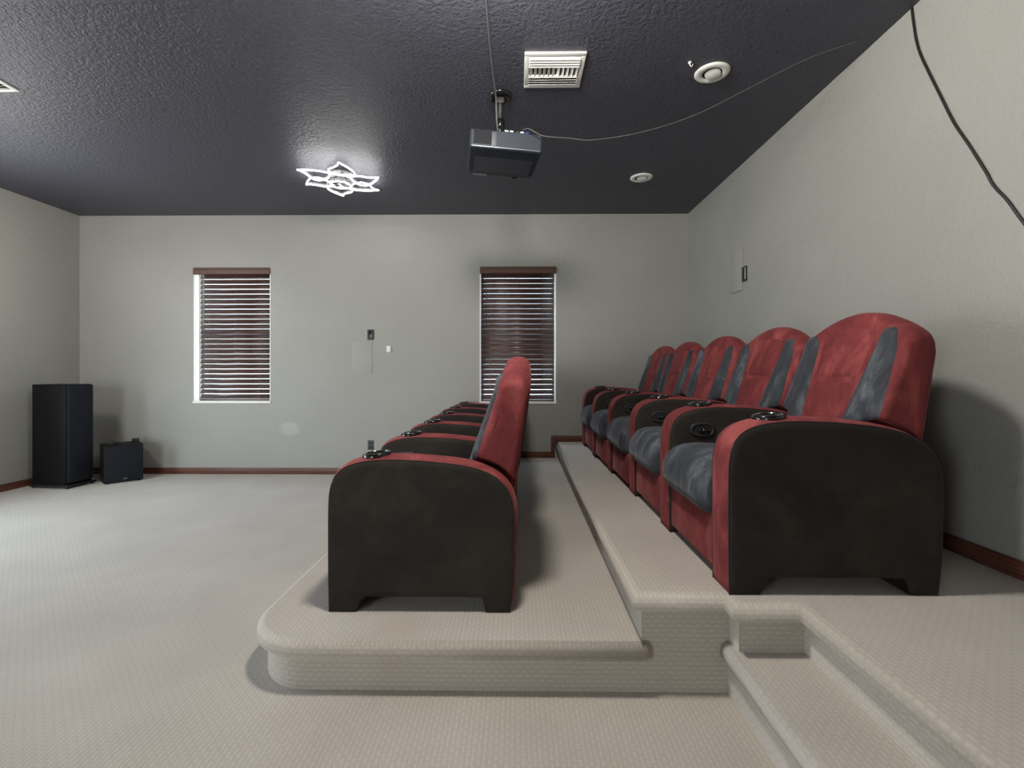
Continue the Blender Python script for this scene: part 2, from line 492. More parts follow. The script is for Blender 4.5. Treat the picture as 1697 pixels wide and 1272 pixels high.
def blind(i, xa, xb, label, wand_mat, tilt):
    a, b_, c, d = WIN[i]
    yb = YB + .048                    # slat centre line
    t = empty('venetian_blind', ((xa + xb) / 2, yb, c + .03), label, 'blind', 'dark wood blinds on the back wall')
    X0, X1 = xa - (xa + xb) / 2, xb - (xa + xb) / 2
    top = d - (c + .03)
    mb = MB()                         # valance with stepped moulding
    pr = [(-.058, top - .072), (-.064, top - .066), (-.064, top - .024), (-.058, top - .018), (-.058, top - .010), (-.062, top - .007), (-.062, top), (-.045, top), (-.045, top - .072)]
    xv0, xv1 = a - (xa + xb) / 2 + .002, b_ - (xa + xb) / 2 - .002
    mb.grid([[(x, y, z) for y, z in pr] for x in (xv0, xv1)], closed_u=True, smooth=False)
    mb.ngon([(xv0, y, z) for y, z in pr]); mb.ngon([(xv1, y, z) for y, z in pr])
    mb.build('valance', M_VAL, t)
    mb = MB(); mb.box(X0, X1, -.025, .03, top - .045, top - .008); mb.build('headrail', M_VAL, t)
    # slats
    mb = MB(); n = 25; z0, zt = .03, top - .085
    for k in range(n):
        z = z0 + (zt - z0) * k / (n - 1)
        rows = []
        tt = tilt + random.uniform(-.02, .02) - math.radians(16) * max(0.0, 1 - k / 9)
        for x in (X0, X1):
            r = []
            for q in range(7):
                s_ = -.028 + .056 * q / 6
                crown = .0035 * (1 - (s_ / .028) ** 2)
                yy = s_ * math.cos(tt) - crown * math.sin(tt); zz = s_ * math.sin(tt) + crown * math.cos(tt)
                r.append((x, yy, z + zz))
            for q in range(6, -1, -1):
                s_ = -.028 + .056 * q / 6
                crown = .0035 * (1 - (s_ / .028) ** 2) - .0028
                yy = s_ * math.cos(tt) - crown * math.sin(tt); zz = s_ * math.sin(tt) + crown * math.cos(tt)
                r.append((x, yy, z + zz))
            rows.append(r)
        mb.grid(rows, closed_u=True)
        mb.ngon(rows[0]); mb.ngon(rows[1], flip=True)
    mb.build('slats', M_SLAT, t)
    mb = MB(); mb.box(X0, X1, -.024, .024, -.018, .002, r=.004); mb.build('bottom_rail', M_VAL, t)
    wd = X1 - X0
    for fx in (.13, .50, .84):
        mb = MB(); x = X0 + wd * fx
        for y in (-.026, .026):
            mb.tube([(x, y, -.01), (x, y, top - .05)], .0012, 6)
        mb.build('ladder_cord', M_CORDBR, t)
    mb = MB(); x = X0 + wd * .075
    mb.tube([(x, -.05, top - .04), (x, -.051, top - .07), (x, -.052, top - .62)], .0045, 8)
    mb.build('tilt_wand', wand_mat, t)
    return t
M_WANDW = plain('clear_wand', srgb(170, 168, 164), .3)
blind(0, -3.378, -2.612, 'dark brown wooden blind on the left window, beside the speakers', M_WANDW, math.radians(69))
blind(1, -.378, .398, 'dark brown wooden blind on the right window, behind the front recliners', M_VAL, math.radians(74))

# ------------------------------------------------------------------ recliners
P = .622            # pitch of the seats along a row
AW = .142           # armrest width
ARM = [(.004, 0), (.002, .10), (.001, .25), (.002, .40), (.008, .465), (.025, .511), (.059, .543), (.11, .562), (.173, .571), (.235, .5735), (.30, .572), (.36, .569), (.425, .563),
       (.485, .556), (.538, .546), (.587, .532), (.629, .511), (.664, .481), (.687, .445), (.70, .394), (.704, .32), (.702, .22), (.698, .11), (.686, 0),
       (.597, 0), (.593, .012), (.588, .035), (.579, .056), (.50, .057), (.36, .057), (.22, .057), (.143, .057), (.128, .045), (.113, .015), (.104, 0)]
_top = [(p.x, p.y) for p in catmull([(x, z, 0) for x, z in ARM[0:24]], 3)]
ARM = _top + ARM[24:]
NT = len(_top)                     # points of the upholstered outline above the feet
def poly_normals(pts):
    n = len(pts); out = []
    for i in range(n):
        a, b_, c = Vector(pts[i - 1]), Vector(pts[i]), Vector(pts[(i + 1) % n]); t = ((b_ - a).normalized() + (c - b_).normalized()).normalized()
        out.append(Vector((-t.y, t.x)))
    return out
ARM_N = poly_normals(ARM)          # outline runs front-bottom, over the top, back: outward normals

def arm(parent, yc, control):
    """one armrest centred on local y = yc"""
    mb = MB(); rows = []
    S = [-1, -.97, -.9, -.75, -.5, -.2, .2, .5, .75, .9, .97, 1]
    for i, (p, nrm) in enumerate(zip(ARM, ARM_N)):
        bottom = i >= NT - 1 or i == 0
        r = []
        for s_ in S:
            cr = .012 * (1 - abs(s_) ** 3.0)
            if bottom: cr = 0.0
            q = Vector(p) + nrm * cr
            r.append((q.x, yc + s_ * (AW / 2 - .006), q.y))
        rows.append(r)
    mb.grid(rows, closed_v=True)
    nf_ = len(S) - 1
    for q in range(len(mb.f)):
        if q // nf_ >= NT: mb.m[q] = 1  # dark material stands in for the shade under the arm and between its feet
    a = mb.build('armrest', [M_RED, M_DARK], parent)
    for sgn in (-1, 1):
        mb = MB()
        rings = []
        for ins, off in ((0.0, -.008), (.0, .001), (.003, .0042), (.010, .0064), (.022, .0075)):
            pts = [Vector(p) - nn * ins for p, nn in zip(ARM, ARM_N)]
            rings.append([(q.x, yc + sgn * (AW / 2 - .006 + off), q.y) for q in pts])
        mb.grid(rings, closed_u=True)
        mb.ngon(rings[-1])
        mb.build('side_panel', M_DARK, a, tri=True)
        mb = MB()                 # welt seam round the panel
        top = [(p[0], yc + sgn * (AW / 2 - .0045), p[1]) for p in ARM[0:NT]]
        mb.tube(top, .0026, 6)
        mb.build('welt', M_SEAM, a)
    # cup holder let into the top
    cx = .166; cz = .5715 + .0125
    Mx = Matrix.Translation((cx, yc, cz)) @ Matrix.Rotation(math.radians(-5), 4, 'Y')
    mb = MB()
    mb.lathe([(.0415, -.006), (.0415, .006), (.044, .0085), (.050, .0085), (.0545, .005), (.055, -.004)], 0, 0, 0, 32, 0, Mx)
    mb.lathe([(.0415, .004), (.0405, -.004), (.0, -.005)], 0, 0, 0, 32, 1, Mx)
    mb.lathe([(.0425, .0078), (.0438, .0098), (.0462, .0098), (.0475, .0086)], 0, 0, 0, 32, 2, Mx)
    mb.build('cup_holder', [M_BLK, M_DUCT, M_CHROME], a)
    if control:                    # oval recline control on the face towards the seat
        mb = MB(); y0 = yc - AW / 2 - .0005
        def oval(hw, hh, y, n=28):
            o = []
            for k in range(n):
                t = 2 * PI * k / n
                ct, st = math.cos(t), math.sin(t)
                o.append((.15 + hw * math.copysign(abs(ct) ** .75, ct), y, .472 + hh * math.copysign(abs(st) ** .75, st)))
            return o
        mb.grid([oval(.056, .033, y0 + .004), oval(.056, .033, y0 - .006), oval(.052, .029, y0 - .009), oval(.046, .024, y0 - .009), oval(.044, .022, y0 - .005)], 0, closed_u=True)
        mb.ngon(oval(.044, .022, y0 - .005), 0)
        mb.lathe([(.016, 0), (.016, .006), (.013, .009), (0, .009)], 0, 0, 0, 20, 1, Matrix.Translation((.145, y0 - .005, .472)) @ Matrix.Rotation(PI / 2, 4, 'X'))
        mb.tube([(.145, y0 - .012, .472), (.168, y0 - .012, .470), (.176, y0 - .011, .462)], .006, 8, 1)
        mb.build('recline_control', [M_BLKMAT, M_BLK], a)
    return a

YC = P / 2
HW = P / 2 - .004        # half width of the back
RE = .045                # rounding of the outer edges
def xf(z):               # front face of the back
    return .535 + (z - .548) * .36 - (.10 * max(0, z - .80) ** 1.5)
def xr(z):
    return .712 + (z - .47) * .155 - .25 * max(0, z - .80) ** 2
def topz(v):
    return .862 + .115 * max(0.0, math.cos(v * PI / 2 * .97)) ** .85
def edge_in(v):
    d = (1 - abs(v)) * HW
    if d >= RE: return 0.0
    s_ = 1 - d / RE
    return RE * (1 - math.sqrt(max(0, 1 - s_ * s_)))

def arm_top(x):
    pts = ARM[0:NT]
    for a_, b2 in zip(pts[9:], pts[10:]):
        if a_[0] <= x <= b2[0]:
            return a_[1] + (b2[1] - a_[1]) * (x - a_[0]) / (b2[0] - a_[0])
    return .462

V_ARM = (P / 2 - AW / 2 - .006) / HW       # beyond this the back rests over the armrests
def back_section(v, n_front=14, n_top=9, n_bot=8):
    """closed outline of the back at width position v (-1..1) in local (x, z)"""
    e = edge_in(v) * .75
    zt = topz(v) - e * .6
    r = .052
    out = []
    over = abs(v) > V_ARM
    zb = .585 if over else .25
    for k in range(n_front):
        z = zb + (zt - r * 1.3 - zb) * k / (n_front - 1)
        out.append((xf(z) + e, z))
    zf = zt - r * 1.3
    x0, x1 = xf(zf) + e, xr(zf) - e
    cxm, hx = (x0 + x1) / 2, (x1 - x0) / 2
    for k in range(1, n_top):
        t = PI * k / n_top
        c_, s_ = math.cos(t), math.sin(t)
        out.append((cxm - hx * math.copysign(abs(c_) ** .8, c_), zf + r * 1.3 * abs(s_) ** .8))
    for k in range(n_front):
        z = zf - (zf - (.50 if over else .08)) * k / (n_front - 1)
        out.append((xr(z) - e, z))
    if over:
        xa_, xb_ = xr(.50) - e - .004, xf(.585) + e + .006
        for k in range(n_bot):
            x = xa_ + (xb_ - xa_) * k / (n_bot - 1)
            out.append((x, max(arm_top(x), arm_top(min(.703, x + .02)), arm_top(max(.01, x - .02))) + .026))
    else:
        for k in range(n_bot):
            q = k / (n_bot - 1)
            out.append((xr(.08) - .05 + (xf(.25) + .06 - xr(.08) + .05) * q, .08 + .12 * q))
    return out

def surf(v, z):
    e = edge_in(v) * .75
    zt = topz(v) - e * .6
    zf = zt - .052 * 1.3
    z = min(z, zt - .001)
    x = xf(z) + e
    if z > zf:                     # follow the rolled top edge
        x0, x1 = xf(zf) + e, xr(zf) - e
        s_ = ((z - zf) / (.052 * 1.3)) ** 1.25
        x = (x0 + x1) / 2 - (x1 - x0) / 2 * math.sqrt(max(0, 1 - s_ * s_)) ** .8
    return Vector((x, YC + v * HW, z))

def patch(parent, name, mat, inner, outer, zlo, zhi, puff, nv=16, nz=34, tip=0.0, wrap=False):
    """upholstered pad lying on the front of the back between two seam lines"""
    mb = MB(); rows = []
    for j in range(nz + 1):
        b_ = 1 - (1 - j / nz) ** 1.8
        r = []
        for i in range(nv + 1):
            a = i / nv
            z_i = zlo + (zhi(a) - zlo) * b_
            v0, v1 = inner(z_i), outer(z_i)
            if tip > 0:
                d = (zhi(.5) - z_i) / tip
                if d < 1:
                    sh = math.sqrt(max(0.0, 1 - (1 - max(0, d)) ** 2))
                    mid = v0 * .5 + v1 * .5
                    v0, v1 = mid + (v0 - mid) * sh, mid + (v1 - mid) * sh
            v = v0 + (v1 - v0) * a
            p = surf(v, z_i)
            prof = (1 - abs(2 * a - 1) ** 3.2) * (1 - abs(2 * b_ - 1) ** (26 if tip else 9))
            nrm = Vector((-1, 0, .36)).normalized()
            if wrap and abs(v) > 1 - RE / HW:
                q = (abs(v) - (1 - RE / HW)) / (RE / HW)
                nrm = Vector((-1 + .5 * q, math.copysign(q, v), .2)).normalized()
            r.append(p + nrm * (-.005 + (puff + .005) * prof))
        rows.append(r)
    mb.grid(rows)
    return mb.build(name, mat, parent)

def inner_seam(z):       # |v| of the inner edge of the dark side stripe
    t = (z - .50) / .40
    t = max(-.6, min(1.05, t))
    return .36 + .20 * t + .03 * t * t
def outer_seam(z):
    t = (z - .50) / .40
    t = max(0, min(1.05, t))
    o_ = 1.0 - .125 * t ** 1.6
    q = max(0.0, min(1.0, (z - .564) / .008))
    return .745 + (min(o_, .985) - .745) * q

def make_recliner(two_arms):
    t = bpy.data.objects.new('recliner', None); COL.objects.link(t); t.empty_display_size = .1
    if two_arms: arm(t, 0.0, False)
    arm(t, P, True)
    ya, yb = AW / 2 + .003, P - AW / 2 - .003
    # seat cushion
    pr = [(.56, .30), (.56, .365), (.45, .385), (.32, .402), (.20, .414), (.11, .419), (.05, .414), (.005, .398), (-.026, .368), (-.042, .33), (-.045, .29), (-.036, .252), (-.014, .226), (.02, .214), (.10, .214), (.3, .23)]
    cen = Vector((.2, .31))
    mb = MB(); rows = []
    for k in range(25):
        s_ = -1 + 2 * k / 24
        yy = (ya + yb) / 2 + s_ * (yb - ya) / 2
        d = (1 - abs(s_)) * (yb - ya) / 2
        e = 0.0 if d > .05 else .05 * (1 - math.sqrt(max(0, 1 - (1 - d / .05) ** 2)))
        row = []
        for i, p in enumerate(pr):
            q = Vector(p)
            dx = q - cen
            q = q - Vector((dx.x * e / .30 * .7, dx.y * e / .11 * .55))
            crown = .010 * (1 - s_ * s_) if p[1] > .38 else 0
            row.append((q.x, yy, q.y + crown))
        rows.append(row)
    mb.grid(rows, closed_u=True)
    mb.ngon(rows[0]); mb.ngon(rows[-1], flip=True)
    mb.build('seat_cushion', M_SLATE, t, tri=True)
    mb = MB()
    mb.box(.004, .06, ya - .001, yb + .001, .03, .226, r=.018)
    mb.build('footrest_panel', M_RED, t)
    mb = MB(); mb.box(.06, .66, ya, yb, .06, .215); mb.build('base_frame', M_DARK, t)
    # backrest
    mb = MB()
    V = [-1, -.995, -.985, -.97, -.95, -.92, -.88] + [-.85, -V_ARM - .001, -V_ARM + .001] + [-.7 + .1 * k for k in range(15)] + [V_ARM - .001, V_ARM + .001, .85] + [.88, .92, .95, .97, .985, .995, 1]
    rows = [[(x, YC + v * HW, z) for x, z in back_section(v)] for v in V]
    def shrink(r, k):
        c = sum((Vector(p) for p in r), Vector()) / len(r)
        return [tuple(c + (Vector(p) - c) * k) for p in r]
    rows = [shrink(rows[0], .80), shrink(rows[0], .93)] + rows + [shrink(rows[-1], .93), shrink(rows[-1], .80)]
    mb.grid(rows, closed_u=True)
    mb.ngon(rows[0]); mb.ngon(rows[-1], flip=True)
    bk = mb.build('backrest', M_RED, t, tri=True)
    for sg in (-1, 1):
        patch(bk, 'bolster', M_SLATE, lambda z: sg * inner_seam(z), lambda z: sg * outer_seam(z), .34, lambda a: .904, 0.016, tip=.06, wrap=True)
    patch(bk, 'head_cushion', M_RED, lambda z: -inner_seam(z) + .012, lambda z: inner_seam(z) - .012, .712, lambda a: .895 + .022 * (1 - (2 * a - 1) ** 2), .010)
    patch(bk, 'lumbar_cushion', M_RED, lambda z: -inner_seam(z) + .012, lambda z: inner_seam(z) - .012, .36, lambda a: .706, .012)
    # dark outside-back panel
    mb = MB(); rows = []
    for k in range(22):
        z = .09 + (.80 - .09) * k / 21
        row = []
        for s_ in (-1, -.98, -.94, -.8, 0, .8, .94, .98, 1):
            lift = .004 * (1 - abs(s_) ** 8) * min(1, k / 1.5, (21 - k) / 1.5)
            v = s_ * (.925 if z > .50 else .742)
            row.append((xr(z) - edge_in(v) * .75 + lift, YC + v * HW, z))
        rows.append(row)
    mb.grid(rows); mb.build('back_panel', M_DARK, bk)
    return t

def copy_tree(o, parent=None):
    c = o.copy(); COL.objects.link(c)
    if parent: c.parent = parent
    for ch in list(o.children): copy_tree(ch, c)
    return c

proto_end = make_recliner(True)
proto_mid = make_recliner(False)
FR = [-.712, -.712, -.708, -.720, -.704, -.722]
RR = [.703, .700, .686, .670, .668, .664]
front_labels = [
    'nearest recliner of the lower front row, red and charcoal, seen from its side',
    'second recliner from the camera in the lower front row, mostly behind the nearest',
    'middle recliner of the lower front row, red and charcoal',
    'fourth recliner from the camera in the lower front row, towards the back wall',
    'farthest recliner of the lower front row, against the back wall']
rear_labels = [
    'nearest recliner of the raised rear row, large charcoal side panel facing the camera',
    'second recliner from the camera in the raised rear row, slate seat between red arms',
    'middle recliner of the raised rear row, third from the camera',
    'fourth recliner from the camera in the raised rear row',
    'farthest recliner of the raised rear row, next to the back wall']
for k in range(5):
    o = proto_end if k == 0 else (proto_mid if k == 1 else copy_tree(proto_mid))
    o.location = (FR[k], 1.886 + P * k, Z1)
    tag(o, front_labels[k], 'recliner', 'recliners of the lower front row')
for k in range(5):
    o = copy_tree(proto_end if k == 0 else proto_mid)
    o.location = (RR[k], 1.676 + P * 1.02 * k, Z2)
    tag(o, rear_labels[k], 'recliner', 'recliners of the raised rear row')

# ------------------------------------------------------------------ speakers in the left corner
def box_on(mb, w, d, h, z0, r, mi=0): mb.box(-w / 2, w / 2, -d / 2, d / 2, z0, z0 + h, mi, r=r)
a = Vector((-4.535, 4.455)); bq = Vector((-4.147, 4.413)); cq = Vector((-4.166, 4.654))
ux = (bq - a).normalized(); ang = math.atan2(ux.y, ux.x)
uy = Vector((-ux.y, ux.x)); L_, W_ = .375, .245
cen = bq - ux * L_ / 2 + uy * W_ / 2
sp = empty('tower_speaker', (cen.x, cen.y, 0), 'tall black floor-standing speaker in the left corner', 'speaker', None, ang)
mb = MB(); mb.box(-L_/2, L_/2 - .018, -W_/2, W_/2, .03, .965, r=.003); mb.build('cabinet', M_ASH, sp)
mb = MB(); mb.box(L_/2 - .018, L_/2 + .006, -W_/2 + .006, W_/2 - .006, .05, .957, r=.007); mb.build('grille', M_GRILLE, sp)
mb = MB(); mb.box(-L_/2 - .012, L_/2 + .014, -W_/2 - .014, W_/2 + .014, .012, .032, r=.004); mb.build('plinth', M_BLKMAT, sp)
for sx in (-1, 1):
    for sy in (-1, 1):
        mb = MB(); mb.lathe([(0, 0), (.012, 0), (.014, .004), (.012, .014), (0, .014)], sx * (L_/2 - .01), sy * (W_/2 - .01), 0, 16); mb.build('foot', M_BLK, sp)

a = Vector((-3.944, 4.569)); bq = Vector((-3.732, 4.789))
ux = (bq - a).normalized(); ang = math.atan2(ux.y, ux.x); uy = Vector((-ux.y, ux.x))
W_, D_ = .306, .33
cen = (a + bq) / 2 + uy * D_ / 2
sb = empty('subwoofer', (cen.x, cen.y, 0), 'low black cube subwoofer on the carpet beside the tall speaker', 'subwoofer', None, ang)
mb = MB(); mb.box(-W_/2, W_/2, -D_/2 + .018, D_/2, .008, .362, r=.004); mb.build('cabinet', M_ASH, sb)
mb = MB(); mb.box(-W_/2 + .004, W_/2 - .004, -D_/2, -D_/2 + .02, .012, .352, r=.006); mb.build('grille', M_GRILLE, sb)
mb = MB(); mb.box(-.006, .022, -D_/2 - .003, -D_/2 + .001, .036, .043, r=.0012); mb.build('badge', M_GOLD, sb)
for sx in (-1, 1):
    for sy in (-1, 1):
        mb = MB(); mb.lathe([(0, 0), (.016, 0), (.016, .009), (0, .009)], sx * .12, sy * .13, 0, 16); mb.build('foot', M_BLK, sb)
for k, (dx, dy) in enumerate(((-.085, -.02), (.118, .06))):
    mb = MB(); mb.box(-.03, .03, -.02, .02, 0, .037, r=.004)
    o = mb.build('rubber_block', M_BLKMAT, None, (cen.x + ux.x * dx + uy.x * dy, cen.y + ux.y * dx + uy.y * dy, .362)); o.rotation_euler = (0, 0, ang)
    tag(o, ['small black block on the subwoofer top, at its end near the tall speaker', 'small black block on the subwoofer top, at its end away from the tall speaker'][k], 'block', 'blocks on the subwoofer')
mb = MB()
pts = catmull([(-4.10, 4.72, .006), (-4.06, 4.69, .005), (-4.03, 4.72, .005), (-4.00, 4.71, .005), (-3.985, 4.69, .006)], 6)
mb.tube(pts, .004, 8)
tag(mb.build('speaker_wire', M_CORD_B), 'thin black wire on the carpet between the two speakers', 'wire')

# ------------------------------------------------------------------ wall plates and panels
def plate(name, x0, x1, z0, z1, th, mat, label, cat, wall='back', group=None):
    cx, cz = (x0 + x1) / 2, (z0 + z1) / 2
    if wall == 'back': t = empty(name, (cx, YB, cz), label, cat, group)
    else: t = empty(name, (XR, cx, cz), label, cat, group, rz=-PI / 2)
    return t, x1 - x0, z1 - z0
def plate_body(t, w, h, th, mat, nm='cover'):
    mb = MB(); mb.box(-w/2, w/2, -th, .0, -h/2, h/2, r=min(.003, th * .4)); return mb.build(nm, mat, t)
t, w, h = plate('wall_plate', -1.576, -1.505, 1.419, 1.527, .007, M_PLATE, 'black wall plate above the painted panel, centre of the back wall', 'wall plate')
plate_body(t, w, h, .007, M_PLATE)
mb = MB(); mb.box(-.017, .017, -.0105, -.006, -.034, .034, r=.002); mb.build('insert', M_BLK, t)
for z in (-.044, .044):
    mb = MB(); mb.lathe([(.0035, 0), (.003, .002), (0, .0022)], 0, 0, 0, 12, 0, Matrix.Translation((0, -.007, z)) @ Matrix.Rotation(PI / 2, 4, 'X')); mb.build('screw', M_BLKMAT, t)
t, w, h = plate('wall_panel', -1.742, -1.524, 1.068, 1.406, .006, M_PANEL, 'flush grey-painted rectangular panel below the black wall plate on the back wall', 'panel')
plate_body(t, w, h, .004, M_PANEL)
t, w, h = plate('wall_control', -1.371, -1.326, 1.291, 1.355, .014, M_WHITEPL, 'small white wall control on the back wall, beside the painted panel', 'wall control')
plate_body(t, w, h, .014, M_WHITEPL)
mb = MB(); mb.box(-.006, .008, -.017, -.012, -.012, .014, r=.001); mb.build('button', M_WHITE, t)
t, w, h = plate('power_outlet', -1.572, -1.508, .258, .360, .006, M_GREYPLATE, 'dark grey power outlet low on the back wall above the baseboard', 'outlet')
plate_body(t, w, h, .006, M_GREYPLATE)
for z in (-.022, .022):
    mb = MB(); mb.box(-.016, .016, -.009, -.005, z - .014, z + .014, r=.003); soc = mb.build('socket', M_PLATE, t)
    mb = MB()
    for x in (-.006, .006): mb.box(x - .0013, x + .0013, -.0096, -.0085, z - .002, z + .008)
    mb.build('slots', M_SLOT, soc)
# right wall
t, w, h = plate('wall_panel', 3.861, 4.054, 1.733, 2.072, .010, M_PANEL, 'grey-painted rectangular panel on the right wall beside a black outlet', 'panel', 'right')
plate_body(t, w, h, .010, M_PANEL)
t, w, h = plate('power_outlet', 3.785, 3.857, 1.796, 1.912, .012, M_PLATE, 'black outlet on the right wall beside the painted panel', 'outlet', 'right')
plate_body(t, w, h, .012, M_PLATE)
mb = MB(); mb.box(.022, .028, -.0145, -.011, -.045, .045, r=.001); mb.build('insert', M_WHITEPL, t)
mb = MB(); mb.box(-.022, .014, -.0145, -.011, -.040, .040, r=.001); mb.build('socket', M_BLK, t)

# ------------------------------------------------------------------ ceiling vents
def vent(cx, cy, w, d, label):
    t = empty('ceiling_vent', (cx, cy, ZC), label, 'vent', 'white ceiling vents')
    mb = MB(); fw = .026
    for x0, x1, y0, y1 in ((-w/2, w/2, -d/2, -d/2 + fw), (-w/2, w/2, d/2 - fw, d/2), (-w/2, -w/2 + fw, -d/2 + fw, d/2 - fw), (w/2 - fw, w/2, -d/2 + fw, d/2 - fw)):
        mb.box(x0, x1, y0, y1, -.010, 0, r=.003)
    for y in (-.042, .042): mb.box(-w/2 + fw, w/2 - fw, y - .004, y + .004, -.014, -.002)
    mb.build('frame', M_WHITE, t)
    mb = MB(); mb.box(-w/2 + .02, w/2 - .02, -d/2 + .02, d/2 - .02, -.0015, -.0005); mb.build('duct', M_DUCT, t)
    mb = MB()                                    # straight louvres near and far
    for sgn in (-1, 1):
        for k in range(4):
            y = sgn * (.055 + k * .021)
            Mx = Matrix.Translation((0, y, -.009)) @ Matrix.Rotation(sgn * math.radians(38), 4, 'X')
            mb.box(-w/2 + fw, w/2 - fw, -.0125, .0125, -.0008, .0008, M=Mx)
    mb.build('louvre', M_WHITE, t)
    mb = MB()                                    # cross fins in the middle
    n = 11
    for k in range(n):
        x = -w/2 + fw + (w - 2 * fw) * (k + .5) / n
        Mx = Matrix.Translation((x, 0, -.008)) @ Matrix.Rotation(math.radians(-42 if k < n / 2 else 42), 4, 'Y')
        mb.box(-.010, .010, -.040, .040, -.0007, .0007, M=Mx)
    mb.build('fin', M_WHITE, t)
    return t
vent(.203, 2.650, .322, .308, 'white square ceiling vent with louvres, beside the projector mount')
vent(-3.082, 2.652, .316, .316, 'white ceiling vent at the upper left edge, far from the projector')

# ------------------------------------------------------------------ recessed lights
def recessed(cx, cy, r, label):
    t = empty('recessed_light', (cx, cy, ZC), label, 'ceiling light', 'white recessed ceiling lights')
    mb = MB()
    mb.lathe([(r, 0), (r, -.003), (r - .006, -.009), (r - .02, -.011), (r * .58, -.008), (r * .56, -.004)], 0, 0, 0, 48)
    mb.build('trim', M_WHITE, t)
    mb = MB()
    mb.lathe([(r * .56, -.006), (r * .50, -.003), (0, -.0025)], 0, 0, 0, 40, 1)
    Mx = Matrix.Translation((.006, .004, -.004)) @ Matrix.Rotation(math.radians(9), 4, 'Y') @ Matrix.Rotation(math.radians(-8), 4, 'X')
    mb.lathe([(r * .46, .002), (r * .46, -.006), (r * .42, -.009), (0, -.012)], 0, 0, 0, 40, 0, Mx)
    mb.build('eyeball', [M_LENS, M_DUCT], t)
recessed(1.082, 2.684, .093, 'larger-looking round white recessed ceiling light, beside the vent')
recessed(1.066, 4.132, .094, 'smaller-looking round white recessed ceiling light, farther back near the right wall')
mb = MB()
mb.lathe([(0, 0), (.010, 0), (.008, -.006), (.003, -.008), (.003, -.014)], 0, 0, 0, 12)
mb.tube(catmull([(0, 0, -.012), (.006, 0, -.022), (.014, 0, -.02), (.015, 0, -.010)], 5), .0025, 6)
tag(mb.build('ceiling_hook', M_WHITE, None, (.927, 2.593, ZC)), 'tiny white hook on the dark ceiling near the larger-looking round light', 'hook')

# ------------------------------------------------------------------ flower ceiling lamp
FX, FY = -1.467, 4.01
lamp = empty('flower_ceiling_lamp', (FX, FY, ZC), 'glowing flower-shaped ceiling lamp with six outlined petals', 'ceiling lamp')
mb = MB(); mb.lathe([(0, 0), (.11, 0), (.11, -.02), (.10, -.028), (0, -.028)], 0, 0, 0, 40); mb.build('ceiling_plate', M_GREYBL, lamp)
mb = MB(); mb.lathe([(.045, -.028), (.045, -.075), (.035, -.088), (.0, -.090)], 0, 0, 0, 32); mb.build('hub', M_GREYBL, lamp)
PET = [(.125, -.006), (.135, .050), (.165, .092), (.225, .090), (.285, .058), (.335, .020), (.385, -.028)]
PET2 = [(.385, -.028), (.335, -.030), (.285, -.052), (.225, -.088), (.165, -.090), (.135, -.056), (.125, -.006)]
for k, deg in enumerate((-68, -8, 49, 111, 168, 227)):
    zz = -.058 - .014 * (k % 2)
    ca, sa = math.cos(math.radians(deg)), math.sin(math.radians(deg))
    loc = lambda p: Vector((p[0] * ca - p[1] * sa, p[0] * sa + p[1] * ca, zz + (.02 if False else 0) + .05 * max(0, p[0] - .2) ))
    out = [q * .90 for q in catmull([(p[0], p[1] * 1.2, 0) for p in PET], 6)[:-1] + catmull([(p[0], p[1] * 1.2, 0) for p in PET2], 6)[:-1]]
    mb = MB()
    top = [loc((p.x, p.y)) + Vector((0, 0, .004)) for p in out]; bot = [loc((p.x, p.y)) for p in out]
    mb.grid([bot, top], closed_u=True); mb.ngon(top); mb.ngon(bot, flip=True)
    pt = mb.build('petal', M_ACRYL, lamp, tri=True)
    mb = MB(); mb.tube([q - Vector((0, 0, .004)) for q in bot], .0034, 8, closed=True, rx=.0055); mb.build('led_strip', M_LED, pt)
    mb = MB(); mb.tube([(.05 * ca, .05 * sa, -.05), (.10 * ca, .10 * sa, zz + .004)], .006, 8); mb.build('arm', M_GREYBL, pt)
ring = [(.078 * math.cos(2 * PI * q / 40), .078 * math.sin(2 * PI * q / 40), -.100) for q in range(40)]
mb = MB(); mb.tube(ring, .0034, 8, closed=True, rx=.0055); rg = mb.build('inner_ring', M_LED, lamp)
for k in range(5):
    aa = 2 * PI * k / 5 + .3
    mb = MB(); rows = []
    for r_, wv in ((.03, .016), (.055, .026), (.08, .024), (.088, .010)):
        rows.append([Vector((r_ * math.cos(aa) - s_ * wv * math.sin(aa), r_ * math.sin(aa) + s_ * wv * math.cos(aa), -.093 + .008 * s_)) for s_ in (-1, 0, 1)])
    up = [[q + Vector((0, 0, .002)) for q in r] for r in rows]
    mb.grid(rows); mb.grid(up, flip=True)
    mb.build('fan_blade', M_GREYBL, lamp)

# ------------------------------------------------------------------ projector on its mount
mount = empty('projector_mount', (-.098, 2.893, ZC), 'black pole mount holding the projector from the ceiling', 'projector mount')
mb = MB(); mb.lathe([(0, 0), (.070, 0), (.070, -.008), (.060, -.020), (.048, -.024), (.048, -.016), (.036, -.016), (0, -.016)], 0, 0, 0, 40); mb.build('ceiling_plate', M_BLK, mount)
mb = MB(); mb.box(-.025, .025, -.022, .022, -.055, -.014, r=.004); mb.build('bracket', M_BLKMAT, mount)
mb = MB(); mb.lathe([(.017, -.05), (.017, -.17), (.0, -.17)], 0, 0, 0, 24); mb.build('pole', M_BLKMAT, mount)
mb = MB(); mb.lathe([(0, -.145), (.022, -.147), (.028, -.160), (.028, -.185), (.022, -.20), (.014, -.215), (.014, -.285), (0, -.285)], 0, 0, 0, 24)
mb.tube([(-.015, -.025, -.20), (.0, -.032, -.20)], .008, 8)
mb.build('ball_joint', M_BLK, mount)
mb = MB()
